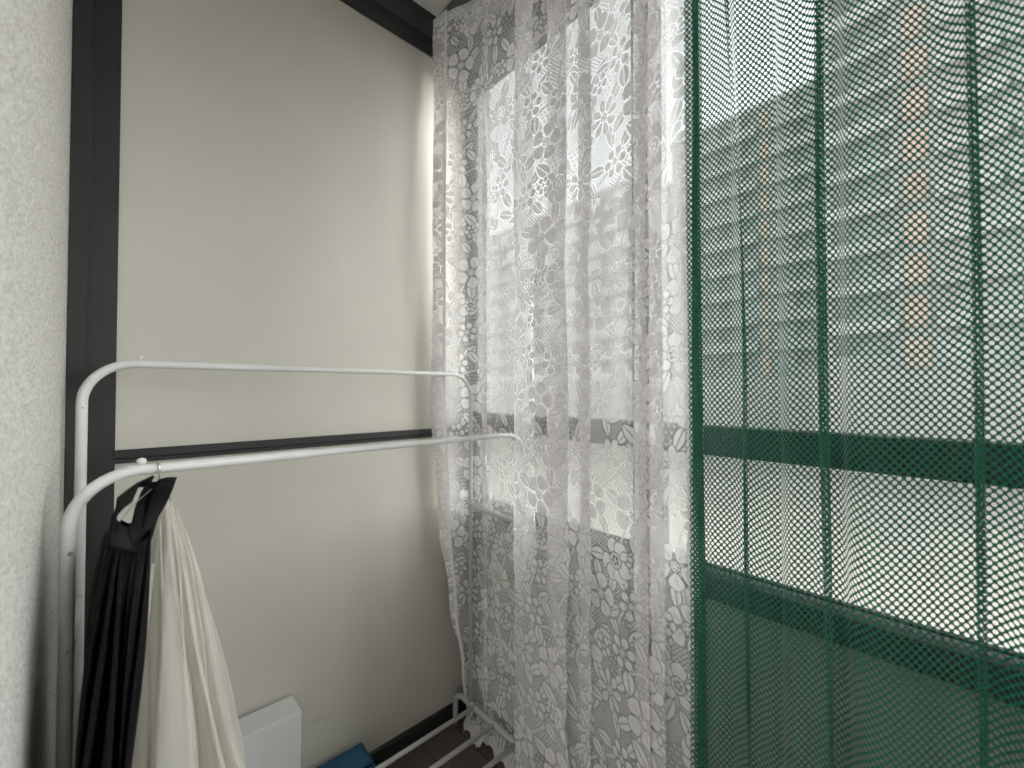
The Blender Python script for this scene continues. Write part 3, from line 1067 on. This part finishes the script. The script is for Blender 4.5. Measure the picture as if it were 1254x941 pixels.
def soft_box(name, a, b, bulge, m, parent, seed):
    bm = bmesh.new()
    add_box(bm, a, b, .012, 3)
    bmesh.ops.subdivide_edges(bm, edges=[e for e in bm.edges if e.calc_length() > .03], cuts=6, use_grid_fill=True)
    c = [(a[i] + b[i]) / 2 for i in range(3)]
    for v in bm.verts:
        n = math.sin(v.co.x * 37 + seed) * math.sin(v.co.z * 31 + 1) + .6 * math.sin(v.co.x * 71 + v.co.y * 53)
        for i in range(3):
            s = (v.co[i] - c[i]) / max(1e-6, (b[i] - a[i]) / 2)
            v.co[i] += bulge * n * (1 if abs(s) > .8 else 0) * s
    return bm_obj(name, bm, m, parent, True)


soft_box('body', (.462, 1.476, .004), (.702, 1.590, .150), .0035, M['blue'], bg, 1)
soft_box('flap', (.466, 1.480, .152), (.692, 1.588, .165), .002, M['blue'], bg, 3)
sheet('handle', [[(.50, 1.468, .10), (.50, 1.466, .12)], [(.53, 1.464, .135), (.53, 1.462, .155)], [(.58, 1.464, .14), (.58, 1.462, .16)], [(.62, 1.468, .10), (.62, 1.466, .12)]], M['blue_light'], bg, .003)

bm = bmesh.new()
prof = [(.0, .020), (.078, .020), (.084, .026), (.092, .030), (.100, .028), (.104, .020), (.103, .003), (.096, .001), (.0, .001)]
rings = []
for r0, z0 in prof:
    rings.append([bm.verts.new((.775 + max(r0, .0005) * math.cos(2 * PI * k / 40), 1.395 + max(r0, .0005) * math.sin(2 * PI * k / 40), z0)) for k in range(40)])
for i in range(len(rings) - 1):
    for k in range(40):
        bm.faces.new((rings[i][k], rings[i][(k + 1) % 40], rings[i + 1][(k + 1) % 40], rings[i + 1][k]))
bmesh.ops.remove_doubles(bm, verts=bm.verts, dist=.0002)
lid = bm_obj('round_lid', bm, M['rubber'], None, True)
tag(lid, 'grey round plastic lid lying on the floor under the rack bars', 'lid')

# ------------------------------------------------------------------ courtyard and the apartment blocks outside
GZ = -4.6
bm = bmesh.new()
bmesh.ops.create_grid(bm, x_segments=8, y_segments=8, size=400)
for v in bm.verts: v.co.z = GZ
tag(bm_obj('courtyard_ground', bm, M['concrete']), 'pale paved courtyard below the balcony', 'ground', kind='structure')

WIN_MESH = {}


def window_unit(w, h, m):
    key = (w, h, m)
    if key not in WIN_MESH:
        bm = bmesh.new()
        add_box(bm, (-.05, -w / 2, -h / 2), (.02, w / 2, h / 2))
        me = bpy.data.meshes.new('window')
        bmesh.ops.recalc_face_normals(bm, faces=bm.faces)
        bm.to_mesh(me); bm.free()
        me.materials.append(M[m])
        WIN_MESH[key] = me
    return WIN_MESH[key]


def block(name, x, y0, y1, top, wall, label, floors, bays, orange=(), podium_h=7.6, depth=12, wsize=(1.5, 1.5), gap=.3, seed=1, par=.95):
    """one apartment block facing the balcony: bands of white parapets, window bays, broken orange strips"""
    r = random.Random(seed)
    b = empty(name, (x + depth / 2, (y0 + y1) / 2, GZ), label, 'building')
    pz = GZ + podium_h
    box('wall', (x, y0, GZ - .3), (x + depth, y1, top), M[wall], b)
    box('roof', (x - .3, y0 - .3, top), (x + depth + .3, y1 + .3, top + .5), M['bld_white'], b)
    box('podium', (x - 1.2, y0 - .2, GZ - .2), (x - .02, y1 + .2, pz), M['bld_cream'], b)
    fh = (top - pz) / floors
    bw = (y1 - y0) / bays
    for f in range(floors):
        z = pz + f * fh
        # parapet band of the storey, interrupted here and there
        st = y0 + .2
        while st < y1 - 1:
            ln = min(r.choice([2, 3, 4]) * bw, y1 - .2 - st)
            cuts = [(yo - .8 * w, yo + .8 * w) for yo, w in orange if st < yo + .79 * w and yo - .8 * w < st + ln]
            en = cuts[0][0] if cuts else st + ln
            if f > 0 and en - st > .4:
                box('balcony', (x - .9, st, z - .1), (x - .03, en, z + par * r.choice([.5, 1, 1, .8])), M['bld_white'], b)
            st = cuts[0][1] if cuts else en + gap
        for yo, w in orange:
            box('cladding_strip', (x - .16, yo - w / 2, z + fh * .06), (x - .01, yo + w / 2, z + fh * .80), M['bld_orange'], b)
        for k in range(bays):
            yc = y0 + (k + .5) * bw
            if any(abs(yc - yo) < w / 2 + wsize[0] / 2 for yo, w in orange) or r.random() < .08: continue
            if floors * bays > 100 and f * bays + k >= 100: continue
            o = bpy.data.objects.new('window', window_unit(wsize[0], wsize[1], 'bld_glass'))
            COL.objects.link(o)
            o.parent = b
            o.location = (-depth / 2, yc - (y0 + y1) / 2, z + fh * .66 - GZ)
    return b


block('apartment_tower', 42.0, -24.0, 8.2, 51.0, 'bld_grey', 'tall grey apartment tower with an orange strip seen through the green mesh', 16, 6, orange=((2.35, 1.3),), wsize=(3.6, 1.5), seed=3)
block('apartment_block', 52.0, 10.0, 25.6, 33.0, 'bld_dark', 'dark grey apartment block with thin orange strips left of the tower', 10, 6, orange=((14.9, .8), (23.6, 1.3)), wsize=(1.7, 1.5), seed=5)
block('apartment_block', 50.0, 27.5, 76.0, 29.5, 'bld_pale', 'pale apartment block with a white balcony grid behind the lace curtain', 9, 11, wsize=(2.2, 1.4), gap=.5, seed=8, par=.7)

# ------------------------------------------------------------------ light, sky, camera
w = bpy.data.worlds.new('World')
SC.world = w
w.use_nodes = True
nt = w.node_tree
bgn = nt.nodes['Background']
sky = nt.nodes.new('ShaderNodeTexSky')
sky.sky_type = 'NISHITA'
sky.sun_disc = False
SUN_EL, SUN_AZ = R(26), R(142)      # azimuth measured from +Y towards +X
sky.sun_elevation = SUN_EL
sky.sun_rotation = SUN_AZ
sky.air_density = 1.0
sky.dust_density = 1.5
hs = nt.nodes.new('ShaderNodeHueSaturation')
hs.inputs['Saturation'].default_value = .05       # overcast: nearly colourless cloud cover
nt.links.new(sky.outputs[0], hs.inputs['Color'])
nt.links.new(hs.outputs[0], bgn.inputs[0])
bgn.inputs[1].default_value = .068
sd = bpy.data.lights.new('sun', 'SUN')
sd.energy = 1.5
sd.angle = R(70)
sd.color = (1.0, .982, .965)
so = bpy.data.objects.new('sun', sd)
COL.objects.link(so)
dirv = Vector((math.sin(SUN_AZ) * math.cos(SUN_EL), math.cos(SUN_AZ) * math.cos(SUN_EL), math.sin(SUN_EL)))
so.rotation_euler = (-dirv).to_track_quat('-Z', 'Y').to_euler()
so.location = dirv * 60

cd = bpy.data.cameras.new('camera')
cd.sensor_width = 36
cd.lens = 36 * F / 1254
cd.clip_start = .02
cd.clip_end = 1500
cd.dof.use_dof = True
cd.dof.focus_distance = 1.22
cd.dof.aperture_fstop = 1.9
co = bpy.data.objects.new('camera', cd)
COL.objects.link(co)
co.location = (0, 0, CAM_H)
co.rotation_euler = (R(91.0), 0, -R(YAW))
SC.camera = co

SC.view_settings.view_transform = 'Standard'
SC.view_settings.look = 'None'
SC.view_settings.gamma = 1
SC.view_settings.exposure = 2.74
SC.view_settings.use_curve_mapping = False
cy = SC.cycles
cy.use_denoising = True
cy.max_bounces = 10
cy.diffuse_bounces = 6
cy.transparent_max_bounces = 40
cy.sample_clamp_indirect = 8
